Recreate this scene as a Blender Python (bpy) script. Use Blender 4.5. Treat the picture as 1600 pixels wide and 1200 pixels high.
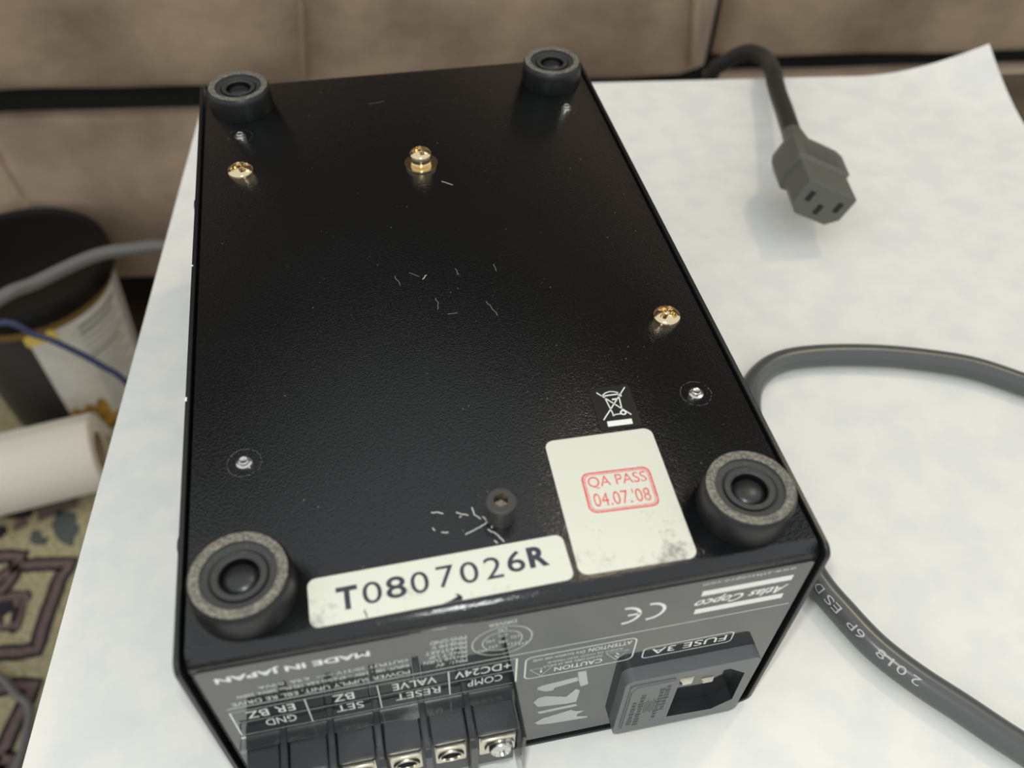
import bpy, bmesh, math, random
from mathutils import Vector, Matrix

for o in list(bpy.data.objects):
    bpy.data.objects.remove(o, do_unlink=True)
random.seed(7)
S = bpy.context.scene
COL = S.collection
MM = 0.001

# ------------------------------------------------------------------ camera
R = Matrix(((0.9784575353933641, -0.20517004384512688, 0.022936968861037896),
            (0.13855774992192899, 0.7349892637913505, 0.6637714456407572),
            (-0.15304444246203683, -0.6462940779707309, 0.7475836832164323)))
CAM = Vector((0.04829413380684502, -0.08542944533493328, 0.2583519210995989))
cd = bpy.data.cameras.new('camera')
cam = bpy.data.objects.new('camera', cd)
COL.objects.link(cam)
cam.matrix_world = Matrix.Translation(CAM) @ R.transposed().to_4x4()
cd.sensor_width = 36.0
cd.lens = 1366.71 * 36.0 / 1600.0
cd.clip_start = 0.01
cd.dof.use_dof = True
cd.dof.focus_distance = 0.255
cd.dof.aperture_fstop = 11.0
S.camera = cam

# ------------------------------------------------------------------ light
wd = bpy.data.worlds.new('room_light')
S.world = wd
wd.use_nodes = True
bg = wd.node_tree.nodes['Background']
bg.inputs[0].default_value = (0.95, 0.98, 1.0, 1)
bg.inputs[1].default_value = 0.96

def area(name, loc, target, size, power, col):
    l = bpy.data.lights.new(name, 'AREA')
    l.shape = 'DISK'; l.size = size; l.energy = power; l.color = col
    o = bpy.data.objects.new(name, l); COL.objects.link(o)
    o.location = loc
    o.rotation_euler = (Vector(target) - Vector(loc)).to_track_quat('-Z', 'Y').to_euler()
    return o
# warm room lamp high up behind and right of the table
area('ceiling_lamp', (1.0, 0.62, 1.62), (0.1, 0.15, 0), 0.14, 4.2, (1.0, 0.80, 0.48))
# the phone's own flash, a small led beside the lens
fl = bpy.data.lights.new('phone_flash', 'POINT')
fl.energy = 1.12; fl.shadow_soft_size = 0.004; fl.color = (0.96, 1.0, 0.97)
flo = bpy.data.objects.new('phone_flash', fl); COL.objects.link(flo)
flo.location = CAM + R.transposed() @ Vector((-0.004, 0.015, 0.004))

S.view_settings.view_transform = 'Standard'
S.view_settings.look = 'None'
S.view_settings.gamma = 1.0
S.view_settings.use_curve_mapping = False
S.view_settings.exposure = -0.02

# ------------------------------------------------------------------ frames
PA = math.radians(-6.8)           # the paper, table and sofa stand turned against the box
UX = Vector((math.cos(PA), math.sin(PA), 0)); UY = Vector((-math.sin(PA), math.cos(PA), 0))
def P(x, y, z=0.0):
    return UX * x + UY * y + Vector((0, 0, z))
def Pm(x, y, z=0.0):
    return P(x * MM, y * MM, z * MM)

# ------------------------------------------------------------------ materials
def lin(c):
    return tuple(((v / 255.0) / 12.92 if v / 255.0 <= 0.04045 else ((v / 255.0 + 0.055) / 1.055) ** 2.4) for v in c)

def mat(name, rgb, rough=0.5, metal=0.0, ior=1.5, bump=None, vary=None, rvar=None, coat=0.0, sheen=0.0, spec=None):
    """rgb in 0..255 sRGB. bump=(scale,strength,distance[,detail]); vary=(scale, rgb2, lo, hi[,detail])"""
    m = bpy.data.materials.new(name); m.use_nodes = True
    nt = m.node_tree; b = nt.nodes['Principled BSDF']
    b.inputs['Base Color'].default_value = (*lin(rgb), 1)
    b.inputs['Roughness'].default_value = rough
    b.inputs['Metallic'].default_value = metal
    b.inputs['IOR'].default_value = ior
    if spec is not None: b.inputs['Specular IOR Level'].default_value = spec
    if coat: b.inputs['Coat Weight'].default_value = coat
    if sheen:
        b.inputs['Sheen Weight'].default_value = sheen
        b.inputs['Sheen Roughness'].default_value = 0.4
    tc = nt.nodes.new('ShaderNodeTexCoord')
    if vary:
        n = nt.nodes.new('ShaderNodeTexNoise'); n.inputs['Scale'].default_value = vary[0]
        n.inputs['Detail'].default_value = vary[4] if len(vary) > 4 else 4
        nt.links.new(tc.outputs['Object'], n.inputs['Vector'])
        r = nt.nodes.new('ShaderNodeValToRGB')
        r.color_ramp.elements[0].position = vary[2]; r.color_ramp.elements[1].position = vary[3]
        r.color_ramp.elements[0].color = (*lin(rgb), 1); r.color_ramp.elements[1].color = (*lin(vary[1]), 1)
        nt.links.new(n.outputs['Fac'], r.inputs['Fac']); nt.links.new(r.outputs['Color'], b.inputs['Base Color'])
    if rvar:
        n = nt.nodes.new('ShaderNodeTexNoise'); n.inputs['Scale'].default_value = rvar[0]
        nt.links.new(tc.outputs['Object'], n.inputs['Vector'])
        mr = nt.nodes.new('ShaderNodeMapRange')
        mr.inputs['From Min'].default_value = 0.3; mr.inputs['From Max'].default_value = 0.7
        mr.inputs['To Min'].default_value = rvar[1]; mr.inputs['To Max'].default_value = rvar[2]
        nt.links.new(n.outputs['Fac'], mr.inputs['Value']); nt.links.new(mr.outputs['Result'], b.inputs['Roughness'])
    if bump:
        n = nt.nodes.new('ShaderNodeTexNoise'); n.inputs['Scale'].default_value = bump[0]
        n.inputs['Detail'].default_value = bump[3] if len(bump) > 3 else 2
        nt.links.new(tc.outputs['Object'], n.inputs['Vector'])
        bp = nt.nodes.new('ShaderNodeBump'); bp.inputs['Strength'].default_value = bump[1]
        bp.inputs['Distance'].default_value = bump[2]
        nt.links.new(n.outputs['Fac'], bp.inputs['Height']); nt.links.new(bp.outputs['Normal'], b.inputs['Normal'])
    return m

def clear_plastic(name):
    m = bpy.data.materials.new(name); m.use_nodes = True
    nt = m.node_tree
    for n in list(nt.nodes): nt.nodes.remove(n)
    out = nt.nodes.new('ShaderNodeOutputMaterial'); mx = nt.nodes.new('ShaderNodeMixShader')
    tr = nt.nodes.new('ShaderNodeBsdfTransparent'); gl = nt.nodes.new('ShaderNodeBsdfGlossy')
    tr.inputs['Color'].default_value = (0.93, 0.95, 0.94, 1)
    gl.inputs['Roughness'].default_value = 0.05
    fr = nt.nodes.new('ShaderNodeFresnel'); fr.inputs['IOR'].default_value = 1.5
    nt.links.new(fr.outputs[0], mx.inputs[0]); nt.links.new(tr.outputs[0], mx.inputs[1]); nt.links.new(gl.outputs[0], mx.inputs[2])
    nt.links.new(mx.outputs[0], out.inputs['Surface'])
    return m

M = {}
M['coat'] = mat('black_powder_coat', (15, 16, 17), 0.2, bump=(2300, 0.36, 0.00022, 1), rvar=(18, 0.17, 0.24), spec=0.58)
M['cover'] = mat('black_satin_steel', (24, 25, 26), 0.34, bump=(1200, 0.25, 0.0002, 2))
M['panel'] = mat('gloss_panel_print', (34, 36, 37), 0.06, ior=1.85)
M['ink'] = mat('white_ink', (222, 223, 214), 0.45)
M['inkdim'] = mat('thin_white_ink', (206, 208, 200), 0.45)
M['paint'] = mat('white_paint_marker', (172, 175, 173), 0.55, bump=(900, 0.2, 0.0002))
M['rubber'] = mat('black_rubber', (16, 16, 16), 0.42, bump=(2500, 0.2, 0.0001))
M['dusty'] = mat('dusty_rubber', (84, 81, 74), 0.75, vary=(1500, (130, 125, 112), 0.40, 0.64, 6), bump=(1800, 0.5, 0.0003))
M['rubber2'] = mat('grey_rubber_ring', (50, 51, 50), 0.55, vary=(1400, (84, 83, 78), 0.62, 0.75, 3))
M['dome'] = mat('black_nylon_rivet', (32, 33, 33), 0.33, bump=(900, 0.15, 0.0002))
M['brass'] = mat('yellow_zinc', (226, 206, 166), 0.16, 1.0, bump=(700, 0.15, 0.0002))
M['zinc'] = mat('bright_zinc', (205, 205, 198), 0.2, 1.0)
M['plate'] = mat('plated_terminal', (214, 208, 190), 0.28, 1.0, bump=(900, 0.2, 0.0002))
M['oxide'] = mat('dull_black_screw', (74, 74, 72), 0.42, 0.55)
M['pit'] = mat('socket_steel', (120, 112, 100), 0.35, 0.9)
M['sticker'] = mat('white_sticker', (226, 227, 214), 0.42)
M['smudge'] = None
M['blackink'] = mat('black_ink', (44, 46, 58), 0.55, vary=(900, (66, 68, 78), 0.5, 0.8))
M['redink'] = mat('red_stamp_ink', (206, 82, 82), 0.6, vary=(1300, (222, 140, 134), 0.5, 0.72))
M['weee'] = mat('black_sticker', (24, 23, 20), 0.3)
M['weeeline'] = mat('sticker_print_white', (222, 224, 216), 0.5)
M['scratch'] = mat('bare_scratch', (190, 190, 180), 0.5)
M['scratch2'] = mat('faint_scratch', (104, 106, 100), 0.5)
M['nylon'] = mat('inlet_thermoplastic', (94, 96, 96), 0.42, bump=(1600, 0.25, 0.0002))
M['nylondark'] = mat('inlet_well', (30, 33, 34), 0.4)
M['emboss'] = mat('moulded_print', (40, 41, 42), 0.5)
M['block'] = mat('terminal_plastic', (42, 44, 46), 0.34, bump=(1600, 0.25, 0.0002), vary=(2600, (60, 62, 64), 0.66, 0.74))
M['clear'] = clear_plastic('clear_cover')
M['plug'] = mat('plug_pvc', (92, 92, 84), 0.5, bump=(1400, 0.15, 0.0002))
M['slot'] = mat('plug_slot', (5, 5, 5), 0.6)
M['cordblack'] = mat('black_cord_pvc', (42, 42, 39), 0.45)
M['cable'] = mat('grey_cable_pvc', (84, 86, 84), 0.27, bump=(500, 0.06, 0.0003))
M['cableink'] = mat('cable_print', (176, 178, 174), 0.5)
M['paper'] = mat('white_paper', (240, 238, 230), 0.7, bump=(60, 0.10, 0.002, 3), vary=(60, (231, 231, 226), 0.4, 0.62, 4))
M['wood'] = mat('dark_table_wood', (84, 74, 58), 0.4, vary=(30, (60, 52, 42), 0.4, 0.7))
M['suede'] = mat('brown_suede', (176, 154, 131), 0.9, vary=(11, (126, 107, 90), 0.36, 0.70, 7), bump=(14, 0.7, 0.012, 5), sheen=0.2)
M['suededark'] = mat('brown_suede_underside', (60, 50, 42), 0.95)
M['black'] = mat('gap_shade_and_leg_black', (10, 9, 8), 0.95)  # near-black painted in for shade in the sofa gaps, also used on its legs
M['floorwood'] = mat('floor_boards', (70, 54, 40), 0.5, vary=(12, (50, 38, 28), 0.4, 0.7))
M['rug'] = mat('rug_beige_wool', (182, 172, 134), 0.95, vary=(220, (150, 140, 106), 0.4, 0.7), bump=(500, 0.8, 0.003))
M['rugmauve'] = mat('rug_mauve_wool', (118, 98, 92), 0.95, vary=(260, (96, 80, 78), 0.4, 0.7), bump=(500, 0.8, 0.003))
M['rugdark'] = mat('rug_dark_wool', (42, 38, 40), 0.95, vary=(260, (30, 30, 34), 0.4, 0.7), bump=(500, 0.8, 0.003))
M['rugteal'] = mat('rug_teal_wool', (74, 84, 84), 0.95, vary=(260, (96, 100, 92), 0.4, 0.7), bump=(500, 0.8, 0.003))
M['towel'] = mat('paper_towel', (228, 221, 208), 0.9, bump=(300, 0.5, 0.002))
M['card'] = mat('cardboard_core', (150, 128, 104), 0.85)
M['lid'] = mat('black_lid_plastic', (12, 12, 11), 0.32, spec=0.25)
M['tub'] = mat('gold_tub_plastic', (122, 92, 40), 0.4)
M['labelwhite'] = mat('tub_label_white', (214, 210, 200), 0.5, vary=(60, (200, 196, 186), 0.4, 0.7))
M['labelgrey'] = mat('tub_label_grey', (176, 172, 166), 0.5)
M['labelblack'] = mat('tub_label_black', (36, 34, 32), 0.45)
M['labelgold'] = mat('tub_label_gold', (176, 138, 56), 0.5, vary=(70, (140, 104, 40), 0.45, 0.6))
M['labelyellow'] = mat('tub_label_yellow', (222, 196, 92), 0.5)
M['labelprint'] = mat('tub_label_print', (140, 138, 134), 0.6)
M['wire'] = mat('grey_wire', (104, 102, 98), 0.4)
M['bluewire'] = mat('blue_wire', (52, 58, 92), 0.45)

# sticker with grey scuffs (wear of its own shape)
def scuffed(name, rgb, dirt, axis_lo, axis_hi):
    m = mat(name, rgb, 0.42); nt = m.node_tree; b = nt.nodes['Principled BSDF']
    tc = nt.nodes.new('ShaderNodeTexCoord'); sp = nt.nodes.new('ShaderNodeSeparateXYZ')
    nt.links.new(tc.outputs['Object'], sp.inputs[0])
    mr = nt.nodes.new('ShaderNodeMapRange')
    mr.inputs['From Min'].default_value = axis_hi; mr.inputs['From Max'].default_value = axis_lo
    nt.links.new(sp.outputs['Y'], mr.inputs['Value'])
    n = nt.nodes.new('ShaderNodeTexNoise'); n.inputs['Scale'].default_value = 420; n.inputs['Detail'].default_value = 6
    n.inputs['Roughness'].default_value = 0.7
    nt.links.new(tc.outputs['Object'], n.inputs['Vector'])
    n2 = nt.nodes.new('ShaderNodeTexNoise'); n2.inputs['Scale'].default_value = 95; n2.inputs['Detail'].default_value = 2
    nt.links.new(tc.outputs['Object'], n2.inputs['Vector'])
    mu = nt.nodes.new('ShaderNodeMath'); mu.operation = 'MULTIPLY'
    nt.links.new(n.outputs['Fac'], mu.inputs[0]); nt.links.new(n2.outputs['Fac'], mu.inputs[1])
    ma = nt.nodes.new('ShaderNodeMath'); ma.operation = 'MULTIPLY_ADD'
    nt.links.new(mr.outputs[0], ma.inputs[0]); ma.inputs[1].default_value = 0.16
    nt.links.new(mu.outputs[0], ma.inputs[2])
    r = nt.nodes.new('ShaderNodeValToRGB')
    r.color_ramp.elements[0].position = 0.39; r.color_ramp.elements[1].position = 0.58
    r.color_ramp.elements[0].color = (*lin(rgb), 1); r.color_ramp.elements[1].color = (*lin(dirt), 1)
    nt.links.new(ma.outputs[0], r.inputs['Fac']); nt.links.new(r.outputs['Color'], b.inputs['Base Color'])
    return m

# ------------------------------------------------------------------ mesh building
class MB:
    def __init__(s):
        s.v = []; s.f = []; s.m = []
    def add(s, vs, fs, mi=0):
        b = len(s.v); s.v += [tuple(v) for v in vs]
        for f in fs:
            s.f.append([b + i for i in f]); s.m.append(mi)
    def box(s, x0, x1, y0, y1, z0, z1, mi=0, fn=None):
        vs = [(x0, y0, z0), (x1, y0, z0), (x1, y1, z0), (x0, y1, z0), (x0, y0, z1), (x1, y0, z1), (x1, y1, z1), (x0, y1, z1)]
        if fn: vs = [fn(*v) for v in vs]
        s.add(vs, [(3, 2, 1, 0), (4, 5, 6, 7), (0, 1, 5, 4), (1, 2, 6, 5), (2, 3, 7, 6), (3, 0, 4, 7)], mi)
    def prism(s, poly, h0, h1, fn, mi=0, cap0=True):
        """poly 2D counter-clockwise; fn(u,v,h)->3D"""
        n = len(poly)
        vs = [fn(u, v, h0) for u, v in poly] + [fn(u, v, h1) for u, v in poly]
        fs = [(i, (i + 1) % n, n + (i + 1) % n, n + i) for i in range(n)]
        fs.append(tuple(range(n, 2 * n)))
        if cap0: fs.append(tuple(reversed(range(n))))
        s.add(vs, fs, mi)
    def lathe(s, prof, n=40, c=(0, 0, 0), mis=None, fn=None):
        """prof list of (r,z)"""
        b = len(s.v)
        for (r, z) in prof:
            for k in range(n):
                a = 2 * math.pi * k / n
                p = (c[0] + r * math.cos(a), c[1] + r * math.sin(a), c[2] + z)
                s.v.append(tuple(fn(*p)) if fn else p)
        for j in range(len(prof) - 1):
            for k in range(n):
                k2 = (k + 1) % n
                s.f.append([b + j * n + k, b + j * n + k2, b + (j + 1) * n + k2, b + (j + 1) * n + k])
                s.m.append(mis[j] if mis else 0)
    def tube(s, pts, r, n=14, mi=0, caps=True):
        pts = [Vector(p) for p in pts]
        rs = r if isinstance(r, (list, tuple)) else [r] * len(pts)
        b = len(s.v); nrm = None
        for i, p in enumerate(pts):
            t = (pts[min(i + 1, len(pts) - 1)] - pts[max(i - 1, 0)]).normalized()
            if nrm is None:
                nrm = t.cross(Vector((0, 0, 1)))
                if nrm.length < 1e-4: nrm = t.cross(Vector((1, 0, 0)))
                nrm.normalize()
            nrm = (nrm - t * nrm.dot(t)).normalized(); bn = t.cross(nrm)
            for k in range(n):
                a = 2 * math.pi * k / n
                s.v.append(tuple(p + (nrm * math.cos(a) + bn * math.sin(a)) * rs[i]))
        for i in range(len(pts) - 1):
            for k in range(n):
                k2 = (k + 1) % n
                s.f.append([b + i * n + k, b + i * n + k2, b + (i + 1) * n + k2, b + (i + 1) * n + k]); s.m.append(mi)
        if caps:
            s.f.append([b + k for k in reversed(range(n))]); s.m.append(mi)
            e = b + (len(pts) - 1) * n
            s.f.append([e + k for k in range(n)]); s.m.append(mi)
    def build(s, name, mats, parent=None, smooth=False, angle=None, bevel=None, fix=True):
        me = bpy.data.meshes.new(name)
        me.from_pydata(s.v, [], s.f); 
        for m in (mats if isinstance(mats, (list, tuple)) else [mats]): me.materials.append(m)
        for p, mi in zip(me.polygons, s.m): p.material_index = mi
        if fix:
            bm = bmesh.new(); bm.from_mesh(me)
            bmesh.ops.remove_doubles(bm, verts=bm.verts, dist=1e-7)
            bmesh.ops.recalc_face_normals(bm, faces=bm.faces); bm.to_mesh(me); bm.free()
        if smooth:
            for p in me.polygons: p.use_smooth = True
            if angle: me.set_sharp_from_angle(angle=math.radians(angle))
        me.update()
        o = link(name, me, parent)
        if bevel:
            md = o.modifiers.new('bevel', 'BEVEL'); md.width = bevel[0]; md.segments = bevel[1]
            md.limit_method = 'ANGLE'; md.angle_limit = math.radians(40)
            if not smooth:
                for p in me.polygons: p.use_smooth = True
                me.set_sharp_from_angle(angle=math.radians(30))
        return o

def wloc(o):
    """world location of an unrotated parent chain"""
    return WLOC.get(o.name, Vector((0, 0, 0)))
WLOC = {}
def link(name, me, parent=None):
    """link a mesh whose vertices are in world space under a parent that is only translated"""
    o = bpy.data.objects.new(name, me); COL.objects.link(o)
    if parent is not None:
        o.parent = parent
        o.matrix_parent_inverse = Matrix.Translation(-wloc(parent))
    return o
def link_local(name, me, parent, loc, rz=0.0):
    """shared mesh data placed at a world location"""
    o = bpy.data.objects.new(name, me); COL.objects.link(o)
    o.parent = parent; o.location = Vector(loc) - (wloc(parent) if parent else Vector())
    WLOC[o.name] = Vector(loc)
    return o
def thing(name, label, cat, loc, group=None):
    o = bpy.data.objects.new(name, None); COL.objects.link(o)
    o.location = loc; o.empty_display_size = 0.02
    WLOC[o.name] = Vector(loc)
    return tag(o, label, cat, group)
def tag(o, label, cat, group=None, kind=None):
    o['label'] = label; o['category'] = cat
    if group: o['group'] = group
    if kind: o['kind'] = kind
    return o
def struct(o, label=None):
    o['kind'] = 'structure'
    if label: o['label'] = label
    return o

def catmull(pts, n=10):
    pts = [Vector(p) for p in pts]
    ext = [pts[0] * 2 - pts[1]] + pts + [pts[-1] * 2 - pts[-2]]
    out = []
    for i in range(1, len(ext) - 2):
        p0, p1, p2, p3 = ext[i - 1:i + 3]
        for k in range(n):
            t = k / n
            out.append(0.5 * ((2 * p1) + (p2 - p0) * t + (2 * p0 - 5 * p1 + 4 * p2 - p3) * t * t + (3 * p1 - p0 - 3 * p2 + p3) * t ** 3))
    out.append(pts[-1]); return out

def rrect(w, h, r, n=6):
    pts = []
    for cx, cy, a0 in ((w / 2 - r, h / 2 - r, 0), (-w / 2 + r, h / 2 - r, 90), (-w / 2 + r, -h / 2 + r, 180), (w / 2 - r, -h / 2 + r, 270)):
        for k in range(n + 1):
            a = math.radians(a0 + 90 * k / n); pts.append((cx + r * math.cos(a), cy + r * math.sin(a)))
    return pts

def ring(mb, outer, inner, fn, h=0.0, mi=0):
    n = len(outer)
    vs = [fn(u, v, h) for u, v in outer] + [fn(u, v, h) for u, v in inner]
    mb.add(vs, [(i, (i + 1) % n, n + (i + 1) % n, n + i) for i in range(n)], mi)

def stroke(mb, pts, w, fn, h=0.0, mi=0, closed=False):
    """flat ribbon along a 2D polyline"""
    pts = [Vector((p[0], p[1])) for p in pts]; n = len(pts); L = []; Rr = []
    for i, p in enumerate(pts):
        a = pts[(i - 1) % n] if (closed or i > 0) else p
        b = pts[(i + 1) % n] if (closed or i < n - 1) else p
        t = (b - a)
        if t.length < 1e-9: t = Vector((1, 0))
        t.normalize(); nn = Vector((-t.y, t.x)) * (w / 2)
        L.append(p + nn); Rr.append(p - nn)
    vs = [fn(q.x, q.y, h) for q in L] + [fn(q.x, q.y, h) for q in Rr]
    rng = range(n) if closed else range(n - 1)
    mb.add(vs, [(i, (i + 1) % n, n + (i + 1) % n, n + i) for i in rng], mi)

def glyphs(txt, bold=0.0, shear=0.0, spacing=1.0):
    """outline mesh of a string in the built-in font: verts (2D), faces, bounds"""
    cu = bpy.data.curves.new('glyphs', 'FONT'); cu.body = txt; cu.size = 1.0
    cu.offset = bold; cu.shear = shear; cu.space_character = spacing; cu.resolution_u = 4
    ob = bpy.data.objects.new('glyphs', cu); COL.objects.link(ob)
    dg = bpy.context.evaluated_depsgraph_get(); ev = ob.evaluated_get(dg)
    me = ev.to_mesh()
    vs = [(v.co.x, v.co.y) for v in me.vertices]; fs = [tuple(p.vertices) for p in me.polygons]
    ev.to_mesh_clear(); bpy.data.objects.remove(ob, do_unlink=True); bpy.data.curves.remove(cu)
    xs = [v[0] for v in vs]; ys = [v[1] for v in vs]
    return vs, fs, (min(xs), max(xs), min(ys), max(ys))

def lettering(txt, fn, u0, v0, w, h, m, parent, bold=0.0, shear=0.0, spacing=1.0, name='lettering', height=0.0):
    """fit a string into the box (u0,v0)-(u0+w,v0+h) of a 2D frame fn(u,v,h)"""
    vs, fs, (xa, xb, ya, yb) = glyphs(txt, bold, shear, spacing)
    mb = MB()
    mb.add([fn(u0 + (x - xa) / (xb - xa) * w, v0 + (y - ya) / (yb - ya) * h, height) for x, y in vs], fs)
    return mb.build(name, m, parent, fix=False)

# ================================================================== structure
mb = MB(); mb.box(-3, 3, -3, 3, -0.02, 0.0, fn=lambda x, y, z: P(x, y, -0.45 + z))
struct(mb.build('floor', M['floorwood']), 'dark wooden floor under the rug')
mb = MB(); mb.box(-3, 3, 0, 0.03, -0.45, 2.05, fn=lambda x, y, z: P(x, 1.55 + y, z))  # unseen wall, tall and dark to keep ambient light off the box top
M['wall'] = mat('wall_paint', (74, 64, 54), 0.9)
struct(mb.build('unseen_back_wall', M['wall']), 'unseen wall added behind the sofa to shape the room light')

# ------------------------------------------------------------------ rug
RZ = -0.440
rug = thing('patterned_rug', 'beige oriental rug with mauve and black geometric pattern on the floor', 'rug', P(-0.3, 0.2, -0.45))
mb = MB(); mb.box(-1.15, 0.9, -0.75, 0.60, -0.45, RZ, fn=lambda x, y, z: P(x, y, z))
mb.build('rug_ground', M['rug'], rug)

def wobble(poly, amp=1.6, step=4.0, seed=1, closed=True):
    rd = random.Random(seed); out = []; n = len(poly)
    for i in range(n if closed else n - 1):
        a = Vector(poly[i]); b = Vector(poly[(i + 1) % n]); k = max(1, int((b - a).length / step))
        for j in range(k):
            p = a.lerp(b, j / k); out.append((p.x + rd.uniform(-amp, amp), p.y + rd.uniform(-amp, amp)))
    if not closed: out.append(tuple(poly[-1]))
    return out
def rug_patch(poly, m, seed, dz=0.0005, ox=0, oy=0):
    pts = wobble([(x + ox, y + oy) for x, y in poly], 1.4, 5.0, seed)
    me = MB()
    area2 = sum(pts[i][0] * pts[(i + 1) % len(pts)][1] - pts[(i + 1) % len(pts)][0] * pts[i][1] for i in range(len(pts)))
    if area2 < 0: pts = pts[::-1]
    me.prism(pts, RZ * 1000 - 0.5, RZ * 1000 + dz * 1000, lambda u, v, h: Pm(u, v, h))
    return me.build('woven_patch', M[m], rug)
def rug_band(poly, seed, w=8.0, closed=False, ox=0, oy=0):
    pts = [(x + ox, y + oy) for x, y in poly]
    for m, ww, dz in (('rugdark', w + 7, 0.4), ('rugmauve', w - 1, 0.7)):
        p2 = wobble(pts, 0.9, 6.0, seed, closed)
        me = MB(); stroke(me, p2, ww, lambda u, v, h: Pm(u, v, h), RZ * 1000 + dz, closed=closed)
        me.build('woven_band', M[m], rug)
B1 = [(-372, 364), (-328, 362), (-331, 348), (-330, 340), (-338, 326)]
B2 = [(-326, 352), (-283, 351), (-288, 338), (-292, 283), (-291, 269), (-320, 269), (-350, 262), (-372, 300), (-352, 330)]
B3 = [(-352, 238), (-285, 240), (-289, 222), (-293, 200), (-298, 180), (-330, 178)]
rug_band(B1, 1); rug_band(B2, 2, closed=True); rug_band(B3, 3, closed=True)
MOT = [(-346, 325), (-312, 328), (-308, 320), (-310, 302), (-310, 286), (-336, 289)]
rug_patch(MOT, 'rugdark', 5, 0.0004)
def inset(poly, k):
    cx = sum(p[0] for p in poly) / len(poly); cy = sum(p[1] for p in poly) / len(poly)
    return [(cx + (x - cx) * k, cy + (y - cy) * k) for x, y in poly]
rug_patch(inset(MOT, 0.84), 'rugmauve', 6, 0.0007)
rug_patch(inset(MOT, 0.58), 'rugdark', 7, 0.0010)
rug_patch([(-323, 318), (-316, 319), (-315, 312), (-321, 311)], 'rugmauve', 8, 0.0013)
rug_patch([(-326, 302), (-320, 305), (-318, 297), (-324, 294)], 'rug', 9, 0.0013)
for k, (pp, mm_) in enumerate((
        ([(-327, 377), (-326, 388), (-319, 386), (-315, 381), (-308, 378), (-309, 371), (-319, 373)], 'rugteal'),
        ([(-310, 393), (-308, 409), (-292, 406), (-284, 384), (-286, 368), (-297, 373), (-303, 380)], 'rugteal'),
        ([(-372, 416), (-332, 417), (-330, 404), (-341, 401), (-372, 407)], 'rugdark'),
        ([(-333, 419), (-301, 428), (-290, 412), (-311, 403), (-322, 398)], 'rugmauve'),
        ([(-362, 392), (-351, 395), (-346, 388), (-350, 381), (-360, 381)], 'rugdark'),
        ([(-342, 386), (-332, 397), (-336, 404), (-344, 398)], 'rugmauve'),
        ([(-308, 430), (-296, 428), (-290, 418), (-304, 420)], 'rugdark'),
        ([(-258, 470), (-236, 476), (-230, 500), (-252, 494)], 'rugdark'),
        ([(-246, 512), (-222, 510), (-220, 530), (-240, 534)], 'rugdark'))):
    rug_patch(pp, mm_, 20 + k, 0.0004)
# the same motifs repeated over the rest of the rug
for k, (ox, oy) in enumerate(((-150, 0), (0, -170), (-150, -170), (0, -340), (-150, -340), (-300, -120), (-300, 60), (150, -300), (300, -120), (300, 80), (450, -200))):
    rug_band(B2, 40 + k, closed=True, ox=ox, oy=oy); rug_patch(MOT, 'rugdark', 60 + k, 0.0004, ox, oy)
    rug_patch(inset(MOT, 0.8), 'rugmauve', 80 + k, 0.0007, ox, oy)

# ------------------------------------------------------------------ sofa
sofa = thing('suede_sofa', 'brown suede sofa with seat cushions standing behind the table', 'sofa', P(0.2, 0.95, -0.45))
def soft_box(x0, x1, y0, y1, z0, z1, r, amp, seed, nx=60, nz=24, puff=0.012):
    """front-facing upholstered block with rounded edges, puffed front and folds"""
    bm = bmesh.new()
    rd = random.Random(seed)
    ph = [rd.uniform(0, 6.28) for _ in range(8)]
    vs = []; fs = []
    def disp(x, z):
        return amp * (math.sin(9 * x + ph[0] + 2.2 * math.sin(7 * z + ph[1])) * 0.5 + 0.35 * math.sin(23 * x + 11 * z + ph[2]) + 0.25 * math.sin(41 * x - 17 * z + ph[3]))
    sec = []
    # closed section in (y,z): bottom back -> bottom front -> front -> top front -> top back
    def arc(cy, cz, a0, a1, n=6):
        return [(cy + r * math.cos(math.radians(a0 + (a1 - a0) * k / n)), cz + r * math.sin(math.radians(a0 + (a1 - a0) * k / n))) for k in range(n + 1)]
    sec += [(y1, z0)] + arc(y0 + r, z0 + r, 270, 180)
    for k in range(1, nz): sec.append((y0, z0 + r + (z1 - z0 - 2 * r) * k / nz))
    sec += arc(y0 + r, z1 - r, 180, 90) + [(y1, z1)]
    n = len(sec)
    for i in range(nx + 1):
        x = x0 + (x1 - x0) * i / nx
        e = min(i, nx - i); edge = 0.0
        dxe = min(x - x0, x1 - x)
        if dxe < r: edge = r - math.sqrt(max(0.0, r * r - (r - dxe) ** 2))
        for (y, z) in sec:
            t = (z - z0) / (z1 - z0)
            yy = y
            if y < y1 - 1e-6:
                yy = y - puff * math.sin(math.pi * t) * min(1, dxe / 0.06) + disp(x, z) + edge
            vs.append(P(x, yy, z + (0.35 * disp(x * 1.3, 0.3) if y < y1 - 1e-6 else 0)))
    for i in range(nx):
        for j in range(n - 1):
            fs.append((i * n + j, (i + 1) * n + j, (i + 1) * n + j + 1, i * n + j + 1))
        fs.append((i * n + n - 1, (i + 1) * n + n - 1, (i + 1) * n, i * n))
    fs.append(tuple(range(n))); fs.append(tuple(reversed(range(nx * n, nx * n + n))))
    mb = MB(); mb.add(vs, fs); return mb
cl = soft_box(-1.10, 0.312, 0.650, 1.30, -0.155, 0.02, 0.012, 0.005, 3).build('seat_cushion', M['suede'], sofa, smooth=True)
cr = soft_box(0.318, 1.60, 0.655, 1.30, -0.141, 0.03, 0.010, 0.003, 5).build('seat_cushion', M['suede'], sofa, smooth=True)
soft_box(-1.10, 0.315, 0.655, 1.30, -0.372, -0.181, 0.006, 0.004, 8).build('base_front', M['suede'], sofa, smooth=True)
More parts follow.
